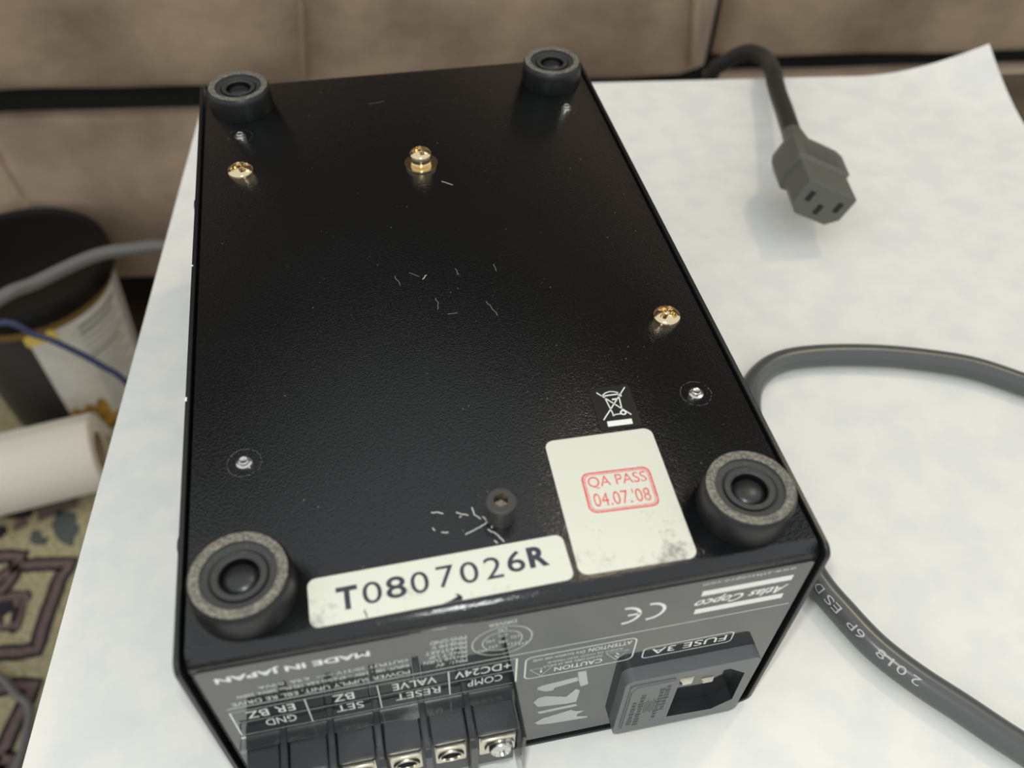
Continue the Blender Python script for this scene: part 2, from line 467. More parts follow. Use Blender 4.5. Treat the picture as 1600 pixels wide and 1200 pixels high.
soft_box(0.315, 1.60, 0.655, 1.30, -0.372, -0.156, 0.005, 0.002, 9).build('base_front', M['suede'], sofa, smooth=True)
mb = MB(); mb.box(-1.08, 1.58, 0.668, 1.28, -0.365, -0.02, fn=lambda x, y, z: P(x, y, z)); mb.build('gap_shade_core', M['black'], sofa)  # black core set close behind the front, painting the cushion gaps as deep shade
soft_box(-1.10, 1.60, 1.20, 1.42, 0.02, 0.42, 0.05, 0.006, 12).build('backrest', M['suede'], sofa, smooth=True)
for x, y in ((-1.0, 0.75), (1.5, 0.75), (-1.0, 1.2), (1.5, 1.2)):
    mb = MB(); mb.lathe([(0, 0), (0.018, 0), (0.026, 0.08), (0, 0.08)], 16, P(x, y, -0.45)); mb.build('leg', M['black'], sofa, smooth=True, angle=40)
# stitched seams on the cushion fronts
def seam(pts, r, nm='seam'):
    mb = MB(); mb.tube(catmull([P(*p) for p in pts], 6), r, 8); return mb.build(nm, M['suede'], sofa, smooth=True)
seam([(-0.0415, 0.6375, -0.02), (-0.044, 0.6355, -0.075), (-0.049, 0.637, -0.115), (-0.051, 0.642, -0.140)], 0.0022)
seam([(0.287, 0.640, -0.02), (0.286, 0.638, -0.075), (0.292, 0.641, -0.115), (0.296, 0.648, -0.140)], 0.003)
seam([(-0.345, 0.650, -0.20), (-0.338, 0.645, -0.25), (-0.322, 0.6455, -0.31), (-0.318, 0.651, -0.355)], 0.003)

# ------------------------------------------------------------------ table
table = thing('coffee_table', 'dark brown wooden coffee table under the white paper', 'table', P(0.25, 0.1, -0.45))
bounds = [-0.30, -0.19, -0.09, 0.01, 0.105, 0.200, 0.2985, 0.379]
for a, b in zip(bounds[:-1], bounds[1:]):
    mb = MB(); mb.box(-0.052, 0.62, a + 0.0008, b - 0.0008, -0.026, -0.0022, fn=lambda x, y, z: P(x, y, z))
    mb.build('plank', M['wood'], table, bevel=(0.0015, 2))
mb = MB(); mb.box(-0.03, 0.60, -0.28, 0.36, -0.07, -0.0265, fn=lambda x, y, z: P(x, y, z)); mb.build('apron', M['wood'], table)
for x, y in ((0.0, -0.25), (0.57, -0.25), (0.0, 0.33), (0.57, 0.33)):
    mb = MB(); mb.box(x - 0.022, x + 0.022, y - 0.022, y + 0.022, -0.438, -0.0705, fn=lambda x, y, z: P(x, y, z)); mb.build('leg', M['wood'], table, bevel=(0.003, 2))

# ------------------------------------------------------------------ paper
def paper_pt(x, y, top):
    z = 0.0
    s = ((x - 0.381) + (y - 0.3755)) / math.sqrt(2) + 0.052
    dx = dy = 0.0
    if s > 0:
        r = 0.062; a = s / r
        z = r * (1 - math.cos(a)); d = (r * math.sin(a) - s) / math.sqrt(2); dx = dy = d
    z += 0.0
    return P(x + dx, y + dy, z + (-0.0002 if top else -0.0008))
mb = MB(); NX, NY = 90, 110
for tpp in (True, False):
    b = len(mb.v)
    for j in range(NY + 1):
        for i in range(NX + 1):
            fx = i / NX; fy = (j / NY)
            mb.v.append(tuple(paper_pt(-0.066 + 0.447 * fx, -0.23 + 0.6055 * fy, tpp)))
    for j in range(NY):
        for i in range(NX):
            q = [b + j * (NX + 1) + i, b + j * (NX + 1) + i + 1, b + (j + 1) * (NX + 1) + i + 1, b + (j + 1) * (NX + 1) + i]
            mb.f.append(q if tpp else q[::-1]); mb.m.append(0)
n2 = (NX + 1) * (NY + 1)
edge = [i for i in range(NX + 1)] + [j * (NX + 1) + NX for j in range(1, NY + 1)] + [NY * (NX + 1) + i for i in range(NX - 1, -1, -1)] + [j * (NX + 1) for j in range(NY - 1, 0, -1)]
for k in range(len(edge)):
    a, b = edge[k], edge[(k + 1) % len(edge)]
    mb.f.append([a, n2 + a, n2 + b, b]); mb.m.append(0)
tag(mb.build('paper_sheet', M['paper'], smooth=True, angle=50), 'large white paper sheet with one curled corner spread over the table', 'paper')

# ================================================================== the box
W, L, H = 145.0, 232.1, 86.05
box = thing('power_supply_unit', 'black metal power supply box lying upside down on the white paper', 'power supply', (W / 2 * MM, L / 2 * MM, 0))
def mm3(x, y, z): return (x * MM, y * MM, z * MM)

# cover: two side plates joined by the bent lid the box lies on
mb = MB()
def side_poly():
    r = 3.0; pts = [(0, 4)]
    pts = [(L, 4.0)]
    for k in range(7):
        a = math.radians(0 + 90 * k / 6); pts.append((L - r + r * math.cos(a), H - r + r * math.sin(a)))
    for k in range(7):
        a = math.radians(90 + 90 * k / 6); pts.append((r + r * math.cos(a), H - r + r * math.sin(a)))
    pts.append((0, 4.0)); return pts
for x0, x1 in ((0, 1.2), (W - 1.2, W)):
    mb.prism(side_poly(), x0, x1, lambda u, v, h: mm3(h, u, v))
prof = []
for k in range(7):
    a = math.radians(180 + 90 * k / 6); prof.append((4 + 4 * math.cos(a), 4 + 4 * math.sin(a)))
for k in range(7):
    a = math.radians(270 + 90 * k / 6); prof.append((W - 4 + 4 * math.cos(a), 4 + 4 * math.sin(a)))
for k in range(7):
    a = math.radians(360 - 90 * k / 6); prof.append((W - 4 + 2.8 * math.cos(a), 4 + 2.8 * math.sin(a)))
for k in range(7):
    a = math.radians(270 - 90 * k / 6); prof.append((4 + 2.8 * math.cos(a), 4 + 2.8 * math.sin(a)))
mb.prism(prof, 0, L, lambda u, v, h: mm3(u, h, v))
mb.build('cover', M['cover'], box, bevel=(0.00025, 2))

# chassis: bottom plate bent down into the rear and front panels
mb = MB(); outer = []; inner = []
Rb = 3.8; ZT = H - 0.25; y0, y1 = 1.0, L - 1.0; t = 1.2
outer.append((y0, 2.5)); inner.append((y0 + t, 2.5))
for k in range(9):
    a = math.radians(180 - 90 * k / 8)
    outer.append((y0 + Rb + Rb * math.cos(a), ZT - Rb + Rb * math.sin(a))); inner.append((y0 + Rb + (Rb - t) * math.cos(a), ZT - Rb + (Rb - t) * math.sin(a)))
for k in range(9):
    a = math.radians(90 - 90 * k / 8)
    outer.append((y1 - Rb + Rb * math.cos(a), ZT - Rb + Rb * math.sin(a))); inner.append((y1 - Rb + (Rb - t) * math.cos(a), ZT - Rb + (Rb - t) * math.sin(a)))
outer.append((y1, 2.5)); inner.append((y1 - t, 2.5))
xs = (1.9, W - 1.9); n = len(outer)
e = 0.45   # slightly eased long edges
secs = [(xs[0], -e), (xs[0] + e, 0.0), (xs[1] - e, 0.0), (xs[1], -e)]
vs = []
def offs(pts, d):
    out = []
    for i, p in enumerate(pts):
        a = Vector(pts[max(0, i - 1)]); b = Vector(pts[min(len(pts) - 1, i + 1)]); tt = (b - a).normalized()
        nn = Vector((-tt.y, tt.x)); out.append((p[0] + nn.x * d, p[1] + nn.y * d))
    return out
rows = []
for x, d in secs: rows.append([mm3(x, yy, zz) for yy, zz in offs(outer, d)])
inn = [[mm3(x, yy, zz) for yy, zz in inner] for x in xs]
for rw in rows: vs += rw
for rw in inn: vs += rw
fs = []
for r_ in range(3):
    for i in range(n - 1): fs.append((r_ * n + i, r_ * n + i + 1, (r_ + 1) * n + i + 1, (r_ + 1) * n + i))
for i in range(n - 1):
    fs.append((4 * n + i, 5 * n + i, 5 * n + i + 1, 4 * n + i + 1))
    fs.append((0 * n + i, 4 * n + i, 4 * n + i + 1, i + 1)); fs.append((3 * n + i, 3 * n + i + 1, 5 * n + i + 1, 5 * n + i))
mb.add(vs, fs)
mb.build('chassis', M['coat'], box, smooth=True, angle=50)

# glossy printed overlay on the panel that faces the camera
YP = 0.72
mb = MB(); mb.prism([(x + 72.6, z + 42.45) for x, z in rrect(139.0, 78.9, 1.0, 3)], YP, 0.99, lambda u, v, h: mm3(u, h, v))
panel = mb.build('panel_overlay', M['panel'], box); panel['label'] = 'glossy dark grey overlay printed with white lettering'
YI = YP - 0.03
def pn(u, v, h=0.0): return mm3(-u, YI - h, -v)       # print frame, upside down on the panel
def pbox(x0, x1, z0, z1, m='ink', nm='printed_bar'):
    mb = MB(); mb.add([mm3(x0, YI, z0), mm3(x1, YI, z0), mm3(x1, YI, z1), mm3(x0, YI, z1)], [(0, 1, 2, 3)]); return mb.build(nm, M[m], panel, fix=False)
def pt(txt, xr, xl, zc, h, m='ink', bold=0.0, shear=0.0, spacing=1.0):
    return lettering(txt, pn, -xr, -(zc + h / 2), xr - xl, h, M[m], panel, bold, shear, spacing)
def poutline(x0, x1, z0, z1, r, w, m='ink'):
    mb = MB(); cx, cz = (x0 + x1) / 2, (z0 + z1) / 2
    o_ = rrect(x1 - x0, z1 - z0, r, 5); i_ = rrect(x1 - x0 - 2 * w, z1 - z0 - 2 * w, max(r - w, 0.05), 5)
    ring(mb, o_, i_, lambda u, v, h: mm3(u + cx, YI, v + cz)); return mb.build('printed_outline', M[m], panel, fix=False)
pt('www.atlascopco.com', 137.9, 115.0, 80.2, 1.7, 'inkdim', spacing=1.15)
pbox(115.6, 138.2, 74.5, 76.9); pbox(115.4, 138.0, 65.7, 68.1)
pt('Atlas Copco', 138.2, 114.6, 71.3, 4.6, 'ink', 0.02, 0.45)
def arc2(cx, cz, r, w, a0, a1, n=20):
    mb = MB(); stroke(mb, [(cx + r * math.cos(math.radians(a0 + (a1 - a0) * k / n)), cz + r * math.sin(math.radians(a0 + (a1 - a0) * k / n))) for k in range(n + 1)], w, lambda u, v, h: mm3(u, YI, v)); return mb
# CE mark, turned with the panel
arc2(103.4, 71.6, 3.7, 0.85, -95, 95).build('ce_mark', M['ink'], panel, fix=False)
mb = arc2(97.4, 71.6, 3.7, 0.85, -95, 95); mb.add([mm3(98.2, YI, 71.2), mm3(101.2, YI, 71.2), mm3(101.2, YI, 72.0), mm3(98.2, YI, 72.0)], [(0, 1, 2, 3)]); mb.build('ce_mark', M['ink'], panel, fix=False)
pbox(5.6, 141.0, 61.7, 62.0, 'inkdim', 'printed_line')
# terminal table
for z in (59.6, 53.3, 46.0): pbox(5.6, 72.4, z, z + 0.18, 'inkdim', 'printed_line')
for x, w in ((5.6, 0.35), (22.3, 0.25), (38.9, 0.25), (55.6, 0.3), (72.0, 0.45)): pbox(x, x + w, 46.0, 59.7, 'ink', 'printed_line')
for s, xr, xl, zc in (('+DC24V', 70.8, 57.2, 56.7), ('VALVE', 52.8, 42.4, 56.7), ('BZ', 33.4, 28.6, 56.7), ('ER BZ', 19.8, 9.0, 56.7),
                      ('COMP', 68.8, 60.2, 50.6), ('RESET', 53.5, 42.7, 50.6), ('SET', 35.0, 28.6, 50.6), ('GND', 19.2, 12.2, 50.6)):
    pt(s, xr, xl, zc, 3.7)
pt('MADE IN JAPAN', 39.0, 6.4, 77.2, 3.3, 'ink', 0.03)
pt('DRIVER', 71.6, 65.3, 79.4, 1.5, 'inkdim')
for r_, w in ((6.95, 0.22), (4.6, 0.2)):
    mb = MB(); c_ = [(68.5 + r_ * math.cos(k * math.pi / 24), 70.8 + r_ * math.sin(k * math.pi / 24)) for k in range(48)]
    stroke(mb, c_, w, lambda u, v, h: mm3(u, YI, v), closed=True); mb.build('printed_circle', M['inkdim'], panel, fix=False)
for s, x, z in (('(3)', 68.5, 76.4), ('(7)', 68.6, 73.6), ('(2)', 71.5, 71.8), ('(4)', 65.7, 71.8), ('(8)', 68.7, 70.4), ('(1)', 70.8, 68.5), ('(1)', 73.4, 67.6), ('(5)', 66.4, 68.6), ('(6)', 63.9, 67.5)):
    pt(s, x + 0.95, x - 0.95, z, 1.5, 'inkdim')
pbox(68.0, 69.0, 66.0, 66.5)
for k, (s, xl) in enumerate((('PIN5:GND', 52.2), ('PIN6:HI V', 52.4), ('PIN4:START', 50.9), ('PIN2:T UP', 51.6), ('PIN3:HI TURN', 50.3), ('PIN1:  4V', 53.0))):
    pt(s, 60.3, xl, 76.0 - 2.35 * k, 1.75, 'inkdim')
pt('POWER SUPPLY UNIT, EBL RE DRIVE', 46.9, 7.1, 63.9, 2.3, 'inkdim')
pt('INPUT: 100 - 240V ~ 47-63Hz 2.0A 192 Max 200VA 200W', 46.9, 8.8, 67.2, 1.6, 'inkdim')
pt('OUTPUT 20/31V ===  6.9A  0.9VA', 46.9, 14.0, 70.0, 1.5, 'inkdim')
poutline(74.3, 102.5, 46.3, 58.9, 2.0, 0.33)
pt('ATTENTION', 101.2, 90.2, 56.6, 2.0); pt('Dry location use only', 89.2, 76.2, 56.6, 2.0, 'inkdim')
pt('RISQUE DE CHOC ELECTRIQUE', 99.0, 80.0, 54.0, 1.1, 'inkdim'); pt('DO NOT OPEN  RISK OF SHOCK', 94.0, 79.0, 52.0, 1.1, 'inkdim')
pt('CAUTION', 94.3, 82.0, 49.2, 2.3)
for cx, ch, zb in ((78.6, '!', 51.6), (98.0, '~', 52.6)):
    mb = MB(); stroke(mb, [(cx - 2.9, zb), (cx, zb - 4.6), (cx + 2.9, zb)], 0.3, lambda u, v, h: mm3(u, YI, v), closed=True); mb.build('warning_triangle', M['inkdim'], panel, fix=False)
pt('!', 78.85, 78.3, 49.9, 2.2)
mb = MB(); stroke(mb, [(98.5, 49.0), (97.6, 50.3), (98.6, 50.5), (97.7, 51.9)], 0.3, lambda u, v, h: mm3(u, YI, v)); mb.build('warning_bolt', M['ink'], panel, fix=False)
poutline(105.0, 129.4, 45.2, 51.3, 1.5, 0.3)
pt('FUSE 3A', 127.6, 107.4, 48.3, 3.1)
for poly in ([(88.4, 44.7), (90.6, 44.5), (91.9, 35.9), (89.9, 35.2), (89.0, 39.7)],
             [(78.2, 40.0), (79.5, 40.5), (88.5, 41.6), (89.0, 39.3), (82.7, 37.8), (82.4, 36.3), (80.4, 36.5), (78.0, 38.8)],
             [(77.4, 30.8), (78.5, 32.8), (80.5, 33.2), (86.3, 30.0), (88.8, 34.1), (89.9, 32.7), (89.5, 25.2), (86.6, 25.3), (78.8, 27.0)],
             [(78.9, 23.4), (89.6, 23.6), (90.1, 22.1), (79.4, 21.8)],
             [(78.4, 15.8), (80.3, 17.7), (88.5, 19.9), (90.1, 18.2), (92.3, 17.5), (90.6, 16.0), (90.4, 14.3), (93.8, 12.7), (93.9, 11.8), (83.1, 12.9), (79.3, 14.1)]):
    mb = MB(); mb.prism(poly[::-1], YP - 0.001, YP - 0.12, lambda u, v, h: mm3(u, h, v)); mb.build('paint_stroke', M['paint'], panel)

# ------------------------------------------------------------------ rubber feet
fp = [(11.0, 0), (11.1, 0.6), (10.95, 6.4), (10.75, 7.6), (10.2, 8.4), (9.6, 8.5), (8.3, 8.5), (8.05, 8.25), (8.0, 7.7), (6.5, 7.6), (6.2, 7.2), (6.0, 7.2), (5.8, 7.7), (4.6, 7.75), (4.3, 7.4), (4.2, 4.4), (0.0, 4.4)]
fm = [0, 0, 0, 0, 1, 1, 1, 2, 2, 2, 0, 0, 2, 2, 0, 0]
mb = MB(); mb.lathe([(r * MM, z * MM) for r, z in fp], 56, mis=fm)
foot_o = mb.build('foot', [M['rubber'], M['dusty'], M['rubber2']], smooth=True, angle=35); foot_me = foot_o.data
bpy.data.objects.remove(foot_o)
mb = MB(); mb.lathe([(r * MM, z * MM) for r, z in ((3.7, 4.0), (3.7, 6.0), (3.45, 6.5), (2.5, 6.95), (1.3, 7.2), (0.0, 7.25))], 36)
d_o = mb.build('foot_rivet', M['dome'], smooth=True); dome_me = d_o.data; bpy.data.objects.remove(d_o)
for x, y in ((14.8, 15.2), (129.2, 15.6), (15.2, 213.4), (130.0, 212.6)):
    f = link_local('foot', foot_me, box, mm3(x, y, ZT)); link_local('foot_rivet', dome_me, f, mm3(x, y, ZT))

# ------------------------------------------------------------------ fasteners
def cross_head(r, hside, hdome, z0, cross=0.68, depth=1.6, nr=16, na=64):
    """pan head with a cross recess, as a height field on a polar grid"""
    mb = MB(); vs = []; fs = []
    arm = r * cross; hw = r * 0.19
    def zz(rr, a):
        x, y = rr * math.cos(a), rr * math.sin(a)
        z = z0 + hside + hdome * (1 - (rr / r) ** 2) ** 0.7 if rr < r else z0 + hside
        ins = (abs(x) < hw and abs(y) < arm) or (abs(y) < hw and abs(x) < arm)
        if ins: z -= depth * (1 - 0.5 * rr / arm)
        return z
    rs = [r * (i / nr) ** 0.85 for i in range(1, nr + 1)]
    vs.append((0, 0, zz(0, 0)))
    for rr in rs:
        for k in range(na):
            a = 2 * math.pi * k / na; vs.append((rr * math.cos(a), rr * math.sin(a), zz(rr, a)))
    for k in range(na): fs.append((0, 1 + k, 1 + (k + 1) % na))
    for i in range(nr - 1):
        for k in range(na):
            k2 = (k + 1) % na; fs.append((1 + i * na + k, 1 + (i + 1) * na + k, 1 + (i + 1) * na + k2, 1 + i * na + k2))
    b = 1 + (nr - 1) * na; c = len(vs)
    for k in range(na):
        a = 2 * math.pi * k / na; vs.append((r * math.cos(a), r * math.sin(a), z0))
    for k in range(na):
        k2 = (k + 1) % na; fs.append((b + k, c + k, c + k2, b + k2))
    mb.add([(x * MM, y * MM, z * MM) for x, y, z in vs], fs); return mb
def place(mb, name, m, parent, loc, rz=0.0, **kw):
    c_, s_ = math.cos(rz), math.sin(rz)
    mb.v = [(x * c_ - y * s_, x * s_ + y * c_, z) for x, y, z in mb.v]
    o = mb.build(name, m, None, **kw); me = o.data; bpy.data.objects.remove(o)
    return link_local(name, me, parent, loc, rz)
s1 = place(cross_head(4.3, 0.9, 1.7, 0.0), 'brass_screw', M['brass'], box, mm3(14.4, 172.6, ZT), 0.4, smooth=True, angle=40)
place(cross_head(4.0, 0.9, 1.7, 0.0), 'brass_screw', M['brass'], box, mm3(132.0, 80.4, ZT), 0.75, smooth=True, angle=40)
s2 = place(cross_head(3.7, 1.4, 1.7, 3.0), 'brass_screw', M['brass'], box, mm3(73.8, 166.6, ZT), 0.2, smooth=True, angle=40)
mb = MB(); mb.lathe([(0, 0), (5.6 * MM, 0), (5.7 * MM, 0.25 * MM), (5.6 * MM, 0.8 * MM), (0, 0.8 * MM)], 40)
place(mb, 'flat_washer', M['brass'], s2, mm3(73.8, 166.6, ZT), smooth=True, angle=35)
mb = MB(); mb.lathe([(0, 0.8 * MM), (3.7 * MM, 0.8 * MM), (3.85 * MM, 1.1 * MM), (3.85 * MM, 1.8 * MM), (3.6 * MM, 2.0 * MM), (3.6 * MM, 2.2 * MM), (3.8 * MM, 2.4 * MM), (3.8 * MM, 2.9 * MM), (0, 3.0 * MM)], 40)
place(mb, 'spring_washer', M['brass'], s2, mm3(73.8, 166.6, ZT), smooth=True, angle=35)
# hex socket cap screw
mb = MB(); N = 48; hh = 6.2; rr = 3.6
hexr = 1.85
def hexp(k):
    a = 2 * math.pi * k / N; s_ = math.pi / 3; d = hexr * math.cos(math.pi / 6) / math.cos((a % s_) - s_ / 2); return (d * math.cos(a), d * math.sin(a))
circ = lambda r_: [(r_ * math.cos(2 * math.pi * k / N), r_ * math.sin(2 * math.pi * k / N)) for k in range(N)]
loops = [(circ(rr), 0), (circ(rr), hh - 0.4), (circ(rr - 0.35), hh), ([hexp(k) for k in range(N)], hh), ([hexp(k) for k in range(N)], hh - 2.6), ([(0.02 * math.cos(k), 0.02 * math.sin(k)) for k in range(N)], hh - 3.3)]
for lp, z in loops: mb.v += [mm3(x, y, z) for x, y in lp]
for i in range(len(loops) - 1):
    for k in range(N): mb.f.append([i * N + k, i * N + (k + 1) % N, (i + 1) * N + (k + 1) % N, (i + 1) * N + k]); mb.m.append(1 if i >= 3 else 0)
sc = place(mb, 'socket_screw', [M['oxide'], M['pit']], box, mm3(72.6, 24.3, ZT), 0.25, smooth=True, angle=35); sc['label'] = 'dark grey hex socket cap screw'
# clinch rivets
mb = MB(); mb.lathe([(r_ * MM, z * MM) for r_, z in ((2.0, 0), (1.95, 0.25), (1.55, 0.35), (1.5, 0.2), (1.25, 0.25), (1.2, 0.95), (1.0, 1.15), (0.85, 1.0), (0, 0.85))], 28)
ro = mb.build('rivet', M['zinc'], smooth=True, angle=35); riv = ro.data; bpy.data.objects.remove(ro)
for i, (x, y) in enumerate(((14.3, 194.1), (131.1, 192.7), (14.6, 50.8), (130.5, 51.5))):
    rv = link_local('rivet', riv, box, mm3(x, y, ZT))
    rd = random.Random(100 + i); mb = MB()
    for k in range(44):
        a = 2 * math.pi * k / 44
        if rd.random() < (0.15 if i >= 2 else 0.6): continue
        w = rd.uniform(0.08, 0.16); ln = rd.uniform(0.08, 0.26); r_ = 4.1 + rd.uniform(-0.1, 0.1)
        c = Vector((x + r_ * math.cos(a), y + r_ * math.sin(a))); tt = Vector((-math.sin(a), math.cos(a))) * ln; nn = Vector((math.cos(a), math.sin(a))) * w / 2
        mb.add([mm3(*(c - tt - nn), ZT + 0.03), mm3(*(c + tt - nn), ZT + 0.03), mm3(*(c + tt + nn), ZT + 0.03), mm3(*(c - tt + nn), ZT + 0.03)], [(0, 1, 2, 3)])
    mb.build('paint_chip_ring', M['scratch2'], rv, fix=False)
# low button screws on the two side plates
def side_button(x, y, z, sgn):
    mb = MB(); mb.lathe([(r_ * MM, h * MM) for r_, h in ((3.4, 0), (3.4, 0.4), (2.8, 1.1), (1.4, 1.5), (0, 1.55))], 28, fn=lambda a, b, c: (x * MM + sgn * c, y * MM + a, z * MM + b))
    return mb.build('side_screw', M['cover'], box, smooth=True, angle=50)
for x, y, z, sg in ((0, 33.0, 80.0, -1), (0, 163.0, 80.0, -1), (W, 40.0, 80.5, 1), (W, 170.0, 80.0, 1)): side_button(x, y, z, sg)
# paint worn off the edge of the side plate
for y, ln, x in ((73.2, 1.4, -0.02), (126.5, 0.7, -0.02), (6.5, 0.7, W + 0.02), (16, 0.6, W + 0.02)):
    mb = MB(); mb.box((x - 0.05), (x + 0.5) if x < 1 else x + 0.02, y, y + ln, H - 0.7, H + 0.03, fn=mm3); mb.build('paint_chip', M['weeeline'], box)

# ------------------------------------------------------------------ stickers
ZS = ZT + 0.12
def sticker(cx, cy, w, h, r, rot, m, name):
    mb = MB(); c, s = math.cos(math.radians(rot)), math.sin(math.radians(rot))
    fn = lambda u, v, hh_: mm3(cx + u * c - v * s, cy + u * s + v * c, hh_)
    mb.prism(rrect(w, h, r, 6), ZT + 0.005, ZS, fn)
    return mb.build(name, m, box), (lambda u, v, hh_=0.0: mm3(cx + u * c - v * s, cy + u * s + v * c, ZS + 0.03 + hh_))
M['sticker_a'] = scuffed('serial_sticker_paper', (204, 204, 190), (128, 128, 124), 0.003, 0.013)
M['sticker_b'] = scuffed('inspection_sticker_paper', (204, 204, 189), (124, 124, 120), 0.004, 0.026)
st, fn = sticker(56.6, 10.35, 57.6, 11.7, 1.9, 0.7, M['sticker_a'], 'serial_sticker'); st['label'] = 'white serial number sticker'
# characters of the serial number, one by one as typed
for ch, u0, v0, w, h, b in (('T', -22.9, -3.0, 4.6, 5.6, 0.035), ('0', -17.3, -2.7, 4.2, 5.3, 0), ('8', -12.2, -2.5, 4.4, 5.3, 0.012), ('0', -6.8, -2.4, 4.0, 5.3, 0), ('7', -0.9, -2.1, 3.9, 5.3, 0),
                            ('0', 4.2, -2.2, 4.1, 5.3, 0), ('2', 9.7, -2.2, 4.0, 5.4, 0), ('6', 14.9, -1.6, 4.0, 5.3, 0.01), ('R', 19.8, -1.4, 4.5, 5.3, 0.04)):
    lettering(ch, fn, u0, v0, w, h, M['blackink'], st, b, name='serial_character')
mb = MB(); stroke(mb, [(-17.0, -5.7), (-17.0, -4.8), (-17.4, -4.2), (-17.1, -3.8)], 0.3, fn); mb.build('tear_mark', M['blackink'], st, fix=False)
mb = MB(); mb.add([fn(u, v) for u, v in ((-0.6, -5.84), (3.6, -5.84), (3.8, -5.0), (3.0, -4.2), (2.2, -4.1), (2.8, -4.7), (1.2, -5.4))], [tuple(range(7))]); mb.build('tear_mark', M['coat'], st, fix=False)
st, fn = sticker(100.9, 24.0, 27.6, 38.0, 2.2, -1.2, M['sticker_b'], 'inspection_sticker'); st['label'] = 'white inspection sticker with red stamp'
def fr2(u, v, h=0.0):
    c, s = math.cos(math.radians(-1.5)), math.sin(math.radians(-1.5)); a, b = u, v
    return fn(1.1 + a * c - b * s, 1.9 + a * s + b * c, h)
mb = MB(); ring(mb, rrect(17.2, 11.6, 2.0, 6), rrect(16.2, 10.7, 1.6, 6), fr2); ring(mb, rrect(15.8, 10.3, 1.5, 6), rrect(15.4, 9.9, 1.4, 6), fr2); mb.build('stamp_frame', M['redink'], st, fix=False)
lettering('QA PASS', fr2, -7.2, 0.9, 14.4, 3.6, M['redink'], st, 0.0, name='stamp_text')
lettering("04.07.'08", fr2, -6.9, -4.1, 13.8, 3.9, M['redink'], st, 0.0, name='stamp_text')
st, fn = sticker(108.1, 51.0, 10.8, 14.2, 0.7, -2.0, M['weee'], 'recycling_sticker'); st['label'] = 'black sticker with crossed out bin symbol'
mb = MB()
for pts, w in (([(-3.6, 5.4), (3.6, -3.2)], 0.32), ([(4.3, 6.2), (-3.9, -3.9)], 0.32), ([(-1.9, 4.1), (-1.0, -2.6)], 0.3), ([(2.0, 4.2), (1.6, -1.6)], 0.3), ([(-1.0, -2.6), (1.2, -2.5)], 0.3),
               ([(-2.5, 4.0), (2.3, 4.1)], 0.4), ([(-2.2, 4.3), (-1.2, 5.0), (0, 5.3), (1.2, 5.0), (2.1, 4.5)], 0.3), ([(-0.1, 2.5), (1.2, 2.5)], 0.5), ([(2.0, 4.2), (2.6, 4.1), (2.6, 3.3), (2.0, 3.3)], 0.3), ([(-1.2, -2.6), (-0.8, -2.9)], 0.5)):
    stroke(mb, pts, w, fn)
c_ = [(1.7 + 0.65 * math.cos(k * math.pi / 8), -2.2 + 0.65 * math.sin(k * math.pi / 8)) for k in range(16)]
stroke(mb, c_, 0.42, fn, 0.002, closed=True)
mb.build('bin_symbol', M['weeeline'], st, fix=False)
mb = MB(); mb.add([fn(-3.3, -6.2), fn(3.2, -6.2), fn(3.3, -4.5), fn(-3.2, -4.5)], [(0, 1, 2, 3)]); mb.build('bin_bar', M['weeeline'], st, fix=False)

# ------------------------------------------------------------------ scratches and specks in the paint
ft = lambda u, v, h=0.0: mm3(u, v, ZT + 0.02 + h)
for pts in ([(56.9, 28.0), (58.2, 27.9), (59.6, 27.2)], [(62.5, 27.1), (64.0, 26.2), (65.2, 25.6)], [(66.4, 27.6), (66.7, 25.6), (67.9, 24.1)], [(68.4, 24.7), (69.4, 23.0), (67.5, 22.1), (63.7, 20.7)],
            [(69.0, 21.1), (70.8, 19.3), (72.0, 17.1)], [(58.4, 22.4), (60.0, 22.0)], [(56.5, 23.8), (57.0, 23.0)], [(70.3, 22.1), (69.9, 21.2)], [(69.9, 17.8), (70.5, 17.0)], [(63.1, 25.5), (63.6, 25.8)], [(79.1, 156.0), (80.9, 154.6), (82.5, 153.3)], [(66.1, 108.8), (67.6, 110.6)]):
    mb = MB(); stroke(mb, wobble(pts, 0.12, 0.5, int(pts[0][0] * 10), False), 0.26, ft); mb.build('paint_scratch', M['scratch'], box, fix=False)
for pts in ([(58.4, 111.9), (59.4, 107.5)], [(62.9, 112.5), (65.4, 110.3)], [(82.9, 96.2), (85.0, 89.9)], [(71.2, 93.0), (74.0, 93.2)], [(68.6, 100.2), (69.1, 98.0), (68.6, 95.4)], [(76.5, 112.0), (76.9, 109.0)], [(88, 112), (88.3, 108.6)], [(60.0, 207.5), (66.0, 208.5)]):
    mb = MB(); stroke(mb, wobble(pts, 0.2, 0.6, int(pts[0][0] * 10), False), 0.2, ft); mb.build('paint_scratch', M['scratch2'], box, fix=False)
mb = MB(); rd = random.Random(4)
for k in range(150):
    x, y = rd.uniform(4, W - 4), rd.uniform(4, L - 6); s_ = rd.choice((0.08, 0.1, 0.12, 0.2)); a = rd.uniform(0, 3)
    if k % 3 == 0: x, y = rd.gauss(72, 22), rd.gauss(100, 30)
    if not (4 < x < W - 4 and 4 < y < L - 6): continue
    mb.add([ft(x + s_ * math.cos(a + i * 1.57), y + s_ * math.sin(a + i * 1.57)) for i in range(4)], [(0, 1, 2, 3)])
sp = mb.build('dust_specks', M['scratch2'], box, fix=False); sp['kind'] = 'stuff'

